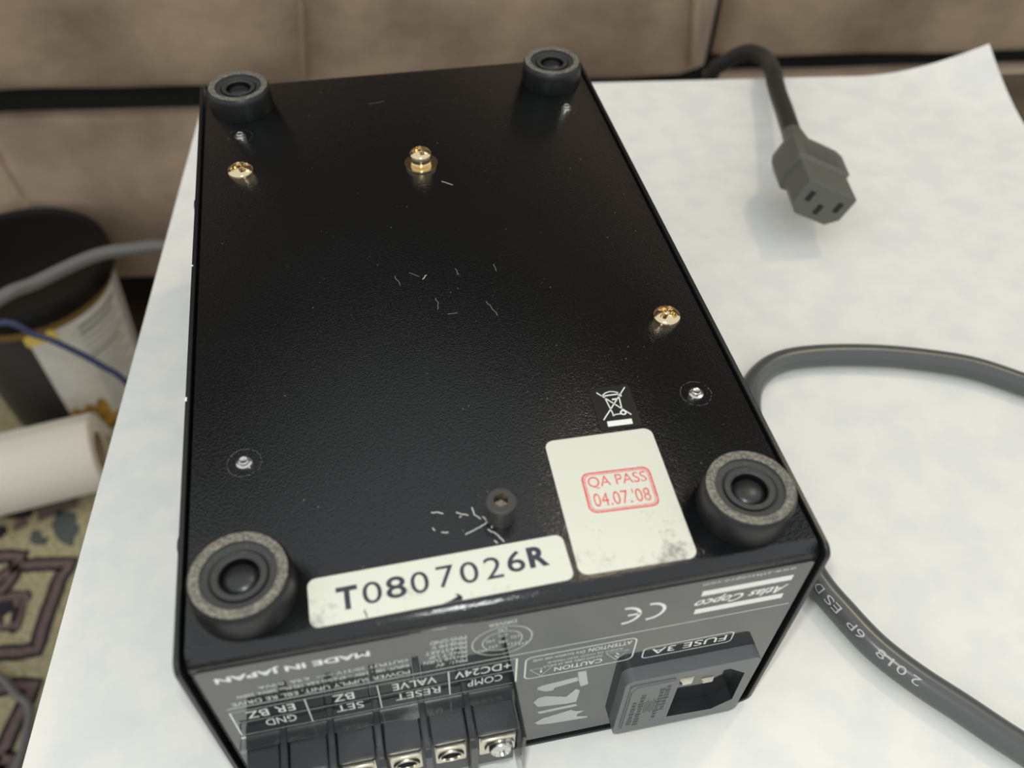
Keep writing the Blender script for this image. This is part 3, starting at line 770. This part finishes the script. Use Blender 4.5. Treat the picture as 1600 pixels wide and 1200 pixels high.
# ------------------------------------------------------------------ mains inlet
def holed_plate(outer, inner, fn, h0, h1, mats, name, parent, depth=None, mwall=1):
    """plate with a hole: outer/inner 2D loops; h0 back, h1 front; hole walls run to depth"""
    bm = bmesh.new()
    ov = [bm.verts.new(fn(u, v, h1)) for u, v in outer]; iv = [bm.verts.new(fn(u, v, h1)) for u, v in inner]
    eds = []
    for vs_ in (ov, iv):
        for i in range(len(vs_)): eds.append(bm.edges.new((vs_[i], vs_[(i + 1) % len(vs_)])))
    bmesh.ops.triangle_fill(bm, edges=eds, use_beauty=True, use_dissolve=False)
    for f in bm.faces: f.material_index = 0
    ob = [bm.verts.new(fn(u, v, h0)) for u, v in outer]
    for i in range(len(ov)):
        j = (i + 1) % len(ov); bm.faces.new((ov[i], ov[j], ob[j], ob[i])).material_index = 0
    d = h0 if depth is None else depth
    ib = [bm.verts.new(fn(u, v, d)) for u, v in inner]
    for i in range(len(iv)):
        j = (i + 1) % len(iv); bm.faces.new((iv[j], iv[i], ib[i], ib[j])).material_index = mwall
    bm.faces.new(ib).material_index = mwall
    bmesh.ops.recalc_face_normals(bm, faces=bm.faces)
    me = bpy.data.meshes.new(name); bm.to_mesh(me); bm.free()
    for m in mats: me.materials.append(m)
    return link(name, me, parent)
fnp = lambda u, v, h: mm3(u, h, v)
outl = [(u + 119.4, v + 22.6) for u, v in rrect(37.4, 36.2, 2.4, 5)]
hole = [(116.3, 10.2), (129.8, 9.2), (135.4, 13.6), (135.0, 31.6), (129.8, 36.6), (116.1, 36.7)]
inlet = holed_plate(outl, hole, fnp, YP, -3.1, [M['nylon'], M['nylondark']], 'mains_inlet', box, depth=13.0)
inlet['label'] = 'grey black mains inlet with fuse drawer'
md = inlet.modifiers.new('bevel', 'BEVEL'); md.width = 0.0004; md.segments = 2; md.limit_method = 'ANGLE'; md.angle_limit = math.radians(50)
for (x, z, yf) in ((119.9, 28.0, -1.5), (119.9, 14.5, 8.0), (127.6, 22.2, 0.0)):
    mb = MB(); w2, h2 = 2.3, 1.1
    mb.box(x - w2, x + w2, yf + 1.2, 13.0, z - h2, z + h2, fn=mm3)
    b = len(mb.v)
    mb.add([mm3(x + sx * w2 * k, y, z + sz * h2 * k) for k, y in ((1, yf + 1.2), (0.6, yf)) for sx, sz in ((-1, -1), (1, -1), (1, 1), (-1, 1))],
           [(0, 1, 5, 4), (1, 2, 6, 5), (2, 3, 7, 6), (3, 0, 4, 7), (4, 5, 6, 7)])
    mb.build('contact_pin', M['plate'], inlet)
mb = MB(); mb.prism([(u + 108.5, v + 23.2) for u, v in rrect(12.6, 29.6, 1.2, 4)], -3.0, -3.45, lambda u, v, h: mm3(u, h, v)); dr = mb.build('fuse_drawer', M['nylon'], inlet, bevel=(0.00015, 2))
# moulded outline and marks on the drawer
mb = MB(); stroke(mb, [(102.7, 9.4), (102.7, 34.5), (104.0, 37.2), (114.2, 37.2)], 0.35, lambda u, v, h: mm3(u, -3.48, v)); mb.build('drawer_groove', M['emboss'], dr, fix=False)
rd = random.Random(9)
for cx, z0, z1 in ((104.6, 11, 27), (106.6, 10, 31), (111.6, 13, 34), (113.2, 18, 35)):
    mb = MB(); z = z0
    while z < z1:
        hgt = rd.uniform(1.0, 2.2); w = rd.uniform(0.5, 0.85)
        mb.add([mm3(cx - w, -3.48, z), mm3(cx + w, -3.48, z), mm3(cx + w, -3.48, z + hgt * 0.8), mm3(cx - w, -3.48, z + hgt * 0.8)], [(0, 1, 2, 3)]); z += hgt + 0.35
    mb.build('moulded_mark', M['emboss'], dr, fix=False)
for x in (108.4, 110.0):
    mb = MB(); stroke(mb, [(x - 0.55, 19), (x + 0.55, 19), (x + 0.55, 26), (x - 0.55, 26)], 0.25, lambda u, v, h: mm3(u, -3.48, v), closed=True); stroke(mb, [(x, 17.5), (x, 27.5)], 0.2, lambda u, v, h: mm3(u, -3.48, v)); mb.build('moulded_fuse_symbol', M['emboss'], dr, fix=False)

# ------------------------------------------------------------------ terminal block
mb = MB()
mb.box(6.2, 71.0, -2.2, YP, 12.0, 44.0, fn=mm3)          # rear wall
mb.box(6.2, 71.0, -6.0, YP, 12.0, 38.5, fn=mm3)          # core behind the contacts
tb = mb.build('terminal_block', M['block'], box, bevel=(0.0002, 2)); tb['label'] = 'black barrier terminal strip with clear cover'
BX = [6.2, 15.1, 26.3, 37.4, 48.5, 59.5, 71.0]
for i, x in enumerate(BX[:-1]):
    a = x + (1.0 if i else 0.0); b = BX[i + 1] - (1.0 if i < 5 else 0.0)
    mb = MB(); mb.box(a + 0.15, b - 0.15, -9.6, -2.1, 42.4, 43.7, fn=mm3); mb.build('terminal_hood', M['block'], tb, bevel=(0.0003, 2))
    # plated contact below the hood
    mb = MB(); cx = (a + b) / 2; w = (b - a) / 2 - 0.7
    hw = [(u, v) for u, v in rrect(2 * w, 12.0, 0.8, 4)]; rr_ = [(2.5 * math.cos(2 * math.pi * k / 24), 2.5 * math.sin(2 * math.pi * k / 24) - 0.3) for k in range(24)]
    pl = holed_plate([(u + cx, v + 34.8) for u, v in hw], [(u + cx, v + 33.6) for u, v in rr_], lambda u, v, h: mm3(u, h, v), -7.2, -9.2, [M['plate'], M['block']], 'contact_plate', tb, depth=-6.4)
    mb = MB(); mb.lathe([(r_ * MM, z * MM) for r_, z in ((2.5, 0), (2.6, 0.5), (3.0, 0.6), (3.3, 0.2), (3.3, 0))], 28, fn=lambda p, q, r_, cx=cx: (cx * MM + p, -9.2 * MM - r_, 33.3 * MM + q)); mb.build('contact_rim', M['plate'], pl, smooth=True, angle=40)
    mb = MB(); mb.box(cx - w + 0.2, cx + w - 0.2, -10.4, -9.2, 40.3, 41.3, fn=mm3); mb.build('contact_lip', M['plate'], pl, bevel=(0.0002, 2))
for i, x in enumerate(BX):
    if i in (0, 6): continue
    mb = MB(); mb.prism([(YP - 0.1, 12.0), (YP - 0.1, 44.5), (-10.6, 44.5), (-12.2, 43.0), (-12.2, 12.0)][::-1], x - 0.85, x + 0.85, lambda u, v, h: mm3(h, u, v)); mb.build('barrier', M['block'], tb, bevel=(0.0002, 2))
# the screw still sitting in the last terminal
cx = (59.5 + 1.0 + 71.0) / 2 + 0.7
sm = cross_head(3.0, 1.0, 1.5, 0.0)
sm.v = [(cx * MM + x, -9.8 * MM - z, 34.4 * MM + y) for x, y, z in sm.v]
ts = sm.build('terminal_screw', M['zinc'], tb, smooth=True, angle=40)
mb = MB(); mb.lathe([(r_ * MM, z * MM) for r_, z in ((0, 0), (3.5, 0), (3.6, 0.25), (3.5, 0.6), (0, 0.6))], 32, fn=lambda p, q, r_: (cx * MM + p, -9.2 * MM - r_, 34.4 * MM + q)); mb.build('screw_washer', M['zinc'], ts, smooth=True, angle=40)
# clear plastic cover over the strip
mb = MB()
mb.prism([(0.6, 44.1), (-2.9, 44.1), (-2.9, 45.9), (0.6, 45.3)][::-1], 5.2, 71.3, lambda u, v, h: mm3(h, u, v))
mb.prism([(0.6, 14.0), (-12.9, 14.0), (-12.7, 45.1), (0.6, 46.9)][::-1], 71.35, 72.1, lambda u, v, h: mm3(h, u, v))
cv = mb.build('clear_cover', M['clear'], tb); cv['label'] = 'clear plastic terminal cover'

# ================================================================== grey cable on the paper
rc = 4.5
path = [(455, -185), (484, -120), (470, -55), (425, 5), (375, 42), (330, 71), (314, 84), (299.0, 96.2), (283.8, 108.2), (265.5, 116.4), (246.1, 122.4), (225.6, 126.0), (210.0, 126.0), (199.0, 121.5), (190.5, 113.0), (184.5, 98.0), (181.0, 78.0), (179.5, 55.0), (180.5, 32.1), (184.1, 18.7), (188.8, 6.3), (195.9, -5.0), (204.5, -15.8), (211.3, -24.7), (216.6, -31.2), (223.5, -39.6), (240, -57), (268, -82), (310, -108), (362, -128), (410, -150), (430, -190)]
cpts = catmull([mm3(x, y, rc + 0.05) for x, y in path], 12)
mb = MB(); mb.tube(cpts, rc * MM, 28)
cable = tag(mb.build('grey_cable', M['cable'], smooth=True, angle=60), 'thick grey cable looping across the paper beside the black box', 'cable')
# printing that follows the cable: arc length u along the sheath, angle v around it
cum = [0.0]
for i in range(1, len(cpts)): cum.append(cum[-1] + (cpts[i] - cpts[i - 1]).length)
def on_cable(s, ang):
    for i in range(1, len(cum)):
        if cum[i] >= s: break
    t = (s - cum[i - 1]) / (cum[i] - cum[i - 1]); p = cpts[i - 1].lerp(cpts[i], t); tg = (cpts[i] - cpts[i - 1]).normalized()
    side = Vector((0, 0, 1)).cross(tg).normalized()   # left of the running direction
    nrm = Vector((0, 0, 1)) * math.cos(ang) + side * math.sin(ang)
    return p + nrm * (rc * MM + 0.00004)
def s_at(x, y):
    q = Vector(mm3(x, y, rc)); return min(range(len(cpts)), key=lambda i: (cpts[i] - q).length)
def cable_char(ch, s_mid, w, h, ang0):
    vs, fs, (xa, xb, ya, yb) = glyphs(ch)
    bm = bmesh.new(); bv = [bm.verts.new((x, y, 0)) for x, y in vs]
    for f in fs: bm.faces.new([bv[i] for i in f])
    bmesh.ops.triangulate(bm, faces=bm.faces)
    for _ in range(3):
        lg = [e for e in bm.edges if e.calc_length() > 0.14]
        if lg: bmesh.ops.subdivide_edges(bm, edges=lg, cuts=1, use_grid_fill=False); bmesh.ops.triangulate(bm, faces=bm.faces)
    bm.verts.index_update(); vs = [(v.co.x, v.co.y) for v in bm.verts]; fs = [tuple(v.index for v in f.verts) for f in bm.faces]; bm.free()
    mb = MB()
    # reads from the near end towards the box, so text x runs against the running direction
    mb.add([on_cable(s_mid + (-(x - xa) / (xb - xa) + 0.5) * w, ang0 + ((y - ya) / (yb - ya) - 0.5) * h / (rc * MM) * -1) for x, y in vs], fs)
    mb.build('cable_print', M['cableink'], cable, fix=False)
CHARS = (('2', 195.4, -5.0), ('0', 192.8, -1.6), ('1', 191.1, 1.2), ('8', 189.6, 3.6), ('6', 185.5, 11.0), ('P', 183.4, 14.2), ('E', 181.0, 19.6), ('S', 179.5, 23.2), ('D', 177.9, 26.8))
for ch, x, y in CHARS:
    cable_char(ch, cum[s_at(x, y)], 0.0027 if ch != '1' else 0.0007, 0.0026, -0.72)

# ================================================================== plug with black cord
PF = Vector(mm3(254.2, 197.0, 23.0)); PRr = Vector(mm3(265.2, 251.5, 22.0))
AX = (PF - PRr).normalized()
w_ = Vector((0.97868856, -0.09703538, -0.18097744)); w_ = (w_ - AX * w_.dot(AX)).normalized(); h_ = AX.cross(w_)
ta = math.radians(13)
WD = (w_ * math.cos(ta) - h_ * math.sin(ta)).normalized(); HD = AX.cross(WD)    # HD points to the flat side
plug = thing('mains_lead', 'black mains lead with a three slot connector over the white paper', 'cable', P(0.231, 0.33, 0.0))
def pf(u, v, d): return PF + WD * (u * MM) + HD * (v * MM) - AX * (d * MM)      # d back from the face
def c13(wd, hg, ch):
    a, b = wd / 2, hg / 2
    return [(-a + ch, -b), (a - ch, -b), (a, -b + ch), (a, b - 0.8), (a - 0.8, b), (-a + 0.8, b), (-a, b - 0.8), (-a, -b + ch)]
secs = [(25.5, 16.6, 4.6, -0.0), (26.2, 17.2, 4.8, 0.5), (26.2, 17.2, 4.8, 18.0), (26.6, 17.6, 4.8, 18.1), (29.0, 19.6, 4.2, 19.4), (29.4, 20.0, 4.2, 33.0), (27.0, 18.6, 4.2, 38.0), (18.0, 14.0, 4.0, 44.0), (13.0, 12.0, 3.5, 46.0)]
mb = MB()
for wd, hg, ch, d in secs: mb.v += [tuple(pf(u, v, d)) for u, v in c13(wd, hg, ch)]
for i in range(len(secs) - 1):
    for k in range(8): mb.f.append([i * 8 + k, i * 8 + (k + 1) % 8, (i + 1) * 8 + (k + 1) % 8, (i + 1) * 8 + k]); mb.m.append(0)
mb.f.append(list(range(8))); mb.m.append(0); e_ = (len(secs) - 1) * 8; mb.f.append([e_ + k for k in reversed(range(8))]); mb.m.append(0)
body = mb.build('connector', M['plug'], plug, bevel=(0.0006, 2))
for u, v in ((-7.7, 1.6), (7.7, 1.6), (0, -2.8)):
    mb = MB(); mb.box(u - 1.35, u + 1.35, v - 2.6, v + 2.6, -0.12, 0.3, fn=lambda a, b, c: pf(a, b, c)); mb.build('slot', M['slot'], body)
mb = MB()
for k in range(3):
    mb.box(-9, 9, 9.9, 10.25, 22.5 + 3.2 * k, 23.5 + 3.2 * k, fn=lambda a, b, c: pf(a, b, c))
mb.build('grip_rib', M['plug'], body, bevel=(0.0003, 2))
rs_pts = [pf(0, 0, 45.0), pf(0, 0, 49.0), pf(0.2, -0.2, 54.0), pf(0.6, -0.8, 60.0)]
mb = MB(); mb.tube(catmull(rs_pts, 6), [6.4 * MM - 0.0016 * k / 18 for k in range(19)], 20); mb.build('strain_relief', M['plug'], plug, smooth=True, angle=50)
cp = [pf(0, 0, 50), pf(0.4, -0.6, 58), Vector(mm3(274.8, 281.1, 17)), Vector(mm3(281, 301.1, 14)), Vector(mm3(285.4, 315.6, 13)), Vector(mm3(289.5, 328, 12.5)), Vector(mm3(297.5, 350.2, 6.0)), Vector(mm3(299.3, 365.1, 2.5)), Vector(mm3(297.4, 375.5, -1.0)), Vector(mm3(294.0, 383.5, -7.3)), Vector(mm3(290.2, 390.4, -15.8)), Vector(mm3(287.6, 396.7, -25)), Vector(mm3(283, 402, -60)), Vector(mm3(270, 410, -160)), Vector(mm3(250, 418, -300)), Vector(mm3(215, 425, -420)), Vector(mm3(150, 430, -433.5)), Vector(mm3(40, 440, -433.5))]
mb = MB(); mb.tube(catmull(cp, 10), 4.7 * MM, 18); mb.build('cord', M['cordblack'], plug, smooth=True, angle=60)

# ================================================================== things on the floor
# tub with black lid
TC = P(-0.318, 0.556, -0.4388)
tub = thing('plastic_tub', 'gold plastic tub with a black lid and printed label beside the sofa', 'tub', TC)
tz = TC.z
mb = MB(); mb.lathe([(0.0, 0.0), (0.061, 0.0), (0.0645, 0.003), (0.0655, 0.01), (0.0745, 0.165), (0.0735, 0.170), (0.0, 0.170)], 72, TC); mb.build('tub_body', M['tub'], tub, smooth=True, angle=40)
mb = MB(); mb.lathe([(0.0, 0.160), (0.078, 0.160), (0.0798, 0.162), (0.080, 0.172), (0.078, 0.1768), (0.0755, 0.1768), (0.074, 0.173), (0.071, 0.1717), (0.0, 0.171)], 72, TC); lid = mb.build('tub_lid', M['lid'], tub, smooth=True, angle=40)
def wrap(a0, a1, z0, z1, dr, m, nm, parent, scal=0.0, n=24):
    """printed panel that follows the tapered tub wall"""
    mb = MB()
    for k in range(n + 1):
        a = math.radians(a0 + (a1 - a0) * k / n) + PA
        zt = z1 + (scal * abs(math.sin(k / n * math.pi * 3)) if scal else 0)
        for z in (z0, zt):
            r_ = 0.0655 + (z - 0.01) * (0.009 / 0.155) + dr
            mb.v.append((TC.x + r_ * math.cos(a), TC.y + r_ * math.sin(a), tz + z))
    for k in range(n): mb.f.append([2 * k, 2 * k + 2, 2 * k + 3, 2 * k + 1]); mb.m.append(0)
    return mb.build(nm, M[m], parent, smooth=True, fix=False)
lab = wrap(-150, 70, 0.008, 0.150, 0.0004, 'labelwhite', 'tub_label', tub, n=60)
wrap(-210, -76, 0.008, 0.150, 0.0008, 'labelblack', 'label_panel', lab, n=40)
wrap(-76, -47, 0.034, 0.146, 0.0009, 'labelwhite', 'label_panel', lab)
wrap(-76, -47, 0.008, 0.040, 0.0010, 'labelgold', 'label_panel', lab, scal=0.008)
wrap(-78, -58, 0.140, 0.150, 0.0012, 'labelyellow', 'label_panel', lab, scal=0.003)
wrap(2, 68, 0.014, 0.148, 0.0009, 'labelgrey', 'label_panel', lab)
wrap(-47, 2, 0.008, 0.020, 0.0009, 'labelgold', 'label_panel', lab)
for k in range(15):
    z = 0.138 - k * 0.0078; a1 = -4 - (k * 7 % 13)
    wrap(-44, a1, z, z + (0.0040 if k in (0, 1, 5) else 0.0018), 0.0010, 'labelprint', 'label_text_line', lab)
wrap(20, 27, 0.05, 0.11, 0.0012, 'labelprint', 'label_text_line', lab)

# paper towel roll lying on the rug
RA = P(-0.2715, 0.4488, -0.3885); RBd = P(-0.3501, 0.4287, -0.3885) - RA; RBd.normalize()
sideR = Vector((0, 0, 1)).cross(RBd).normalized(); rr0 = 0.0360
RAX = P(-0.266, 0.446, RZ + rr0 + 0.0016)
towel = thing('paper_towel_roll', 'white paper towel roll lying on its side on the rug', 'paper towel', (RAX.x, RAX.y, RZ))
def rp(s, r, a): return RAX + RBd * s + (sideR * math.cos(a) + Vector((0, 0, 1)) * math.sin(a)) * r
mb = MB(); n = 64; prof = [(0.0, 0.0195), (0.0, 0.031), (0.0006, 0.0345), (0.003, rr0), (0.236, rr0), (0.240, 0.034), (0.240, 0.0195), (0.0, 0.0195)]
for s_, r_ in prof:
    for k in range(n):
        a = 2 * math.pi * k / n; mb.v.append(tuple(rp(s_, r_ * (1 + 0.006 * math.sin(3 * a + s_ * 20)), a)))
for j in range(len(prof) - 1):
    for k in range(n): mb.f.append([j * n + k, j * n + (k + 1) % n, (j + 1) * n + (k + 1) % n, (j + 1) * n + k]); mb.m.append(0)
mb.build('towel_layers', M['towel'], towel, smooth=True, angle=40)
mb = MB(); pr2 = [(-0.001, 0.0186), (-0.001, 0.0193), (0.241, 0.0193), (0.241, 0.0186), (-0.001, 0.0186)]
for s_, r_ in pr2:
    for k in range(n): mb.v.append(tuple(rp(s_, r_, 2 * math.pi * k / n)))
for j in range(4):
    for k in range(n): mb.f.append([j * n + k, j * n + (k + 1) % n, (j + 1) * n + (k + 1) % n, (j + 1) * n + k]); mb.m.append(0)
mb.build('cardboard_core', M['card'], towel, smooth=True, angle=40)
# loose last sheet running off the back of the roll
mb = MB(); ns = 16
for j in range(ns + 1):
    t_ = j / ns
    for s_ in (-0.002, 0.06, 0.12, 0.18, 0.238):
        a = math.radians(95) - t_ * 0.4 if False else math.radians(80 + 0 * t_)
        if t_ < 0.4: p = rp(s_, rr0 + 0.0012, math.radians(70 - 60 * t_ / 0.4) if sideR.dot(UY) > 0 else math.radians(110 + 60 * t_ / 0.4))
        else:
            q = rp(s_, rr0 + 0.0012, math.radians(10) if sideR.dot(UY) > 0 else math.radians(170)); tt = (t_ - 0.4) / 0.6
            p = q + UY * (0.010 * tt) - Vector((0, 0, 1)) * (0.036 * tt)
        mb.v.append(tuple(p))
for j in range(ns):
    for k in range(4): mb.f.append([j * 5 + k, j * 5 + k + 1, (j + 1) * 5 + k + 1, (j + 1) * 5 + k]); mb.m.append(0)
lo = mb.build('loose_sheet', M['towel'], towel, smooth=True, fix=False)
md = lo.modifiers.new('thick', 'SOLIDIFY'); md.thickness = 0.0004

# wires crossing beside the table
mb = MB(); mb.tube(catmull([Pm(-480, 250, -436), Pm(-380, 270, -300), Pm(-290, 285, -150), Pm(-205.8, 317.5, -100), Pm(-181.3, 334.3, -97), Pm(-152.6, 355.3, -96), Pm(-131.1, 363.2, -98), Pm(-112.3, 367.0, -100), Pm(-80, 372, -112), Pm(-40, 385, -140), Pm(10, 395, -230), Pm(40, 410, -380), Pm(60, 420, -435.8)], 10), 0.0042, 14)
tag(mb.build('grey_wire', M['wire'], smooth=True, angle=60), 'grey wire arching above the black tub lid towards the table', 'wire')
mb = MB(); mb.tube(catmull([Pm(-420, 330, -434), Pm(-340, 365, -260), Pm(-248.7, 370, -167.1), Pm(-218.6, 370, -175.9), Pm(-202.1, 370, -189.7), Pm(-186.4, 370, -208.6), Pm(-174.5, 370, -228.8), Pm(-150, 365, -300), Pm(-120, 350, -400), Pm(-100, 340, -434), Pm(-40, 320, -435.5)], 10), 0.0022, 12)
tag(mb.build('blue_wire', M['bluewire'], smooth=True, angle=60), 'thin dark blue wire hanging across the tub label', 'wire')
mb = MB(); mb.tube(catmull([Pm(-420, 300, -434.4), Pm(-323.4, 253.5, -434.4), Pm(-294.5, 230.1, -434.4), Pm(-281.6, 218.8, -434.4), Pm(-278, 196.1, -434.4), Pm(-278.5, 172.4, -434.4), Pm(-285, 130, -434.4), Pm(-300, 90, -434.4)], 10), 0.0032, 12)
tag(mb.build('floor_wire', M['wire'], smooth=True, angle=60), 'grey wire lying on the patterned rug', 'wire')
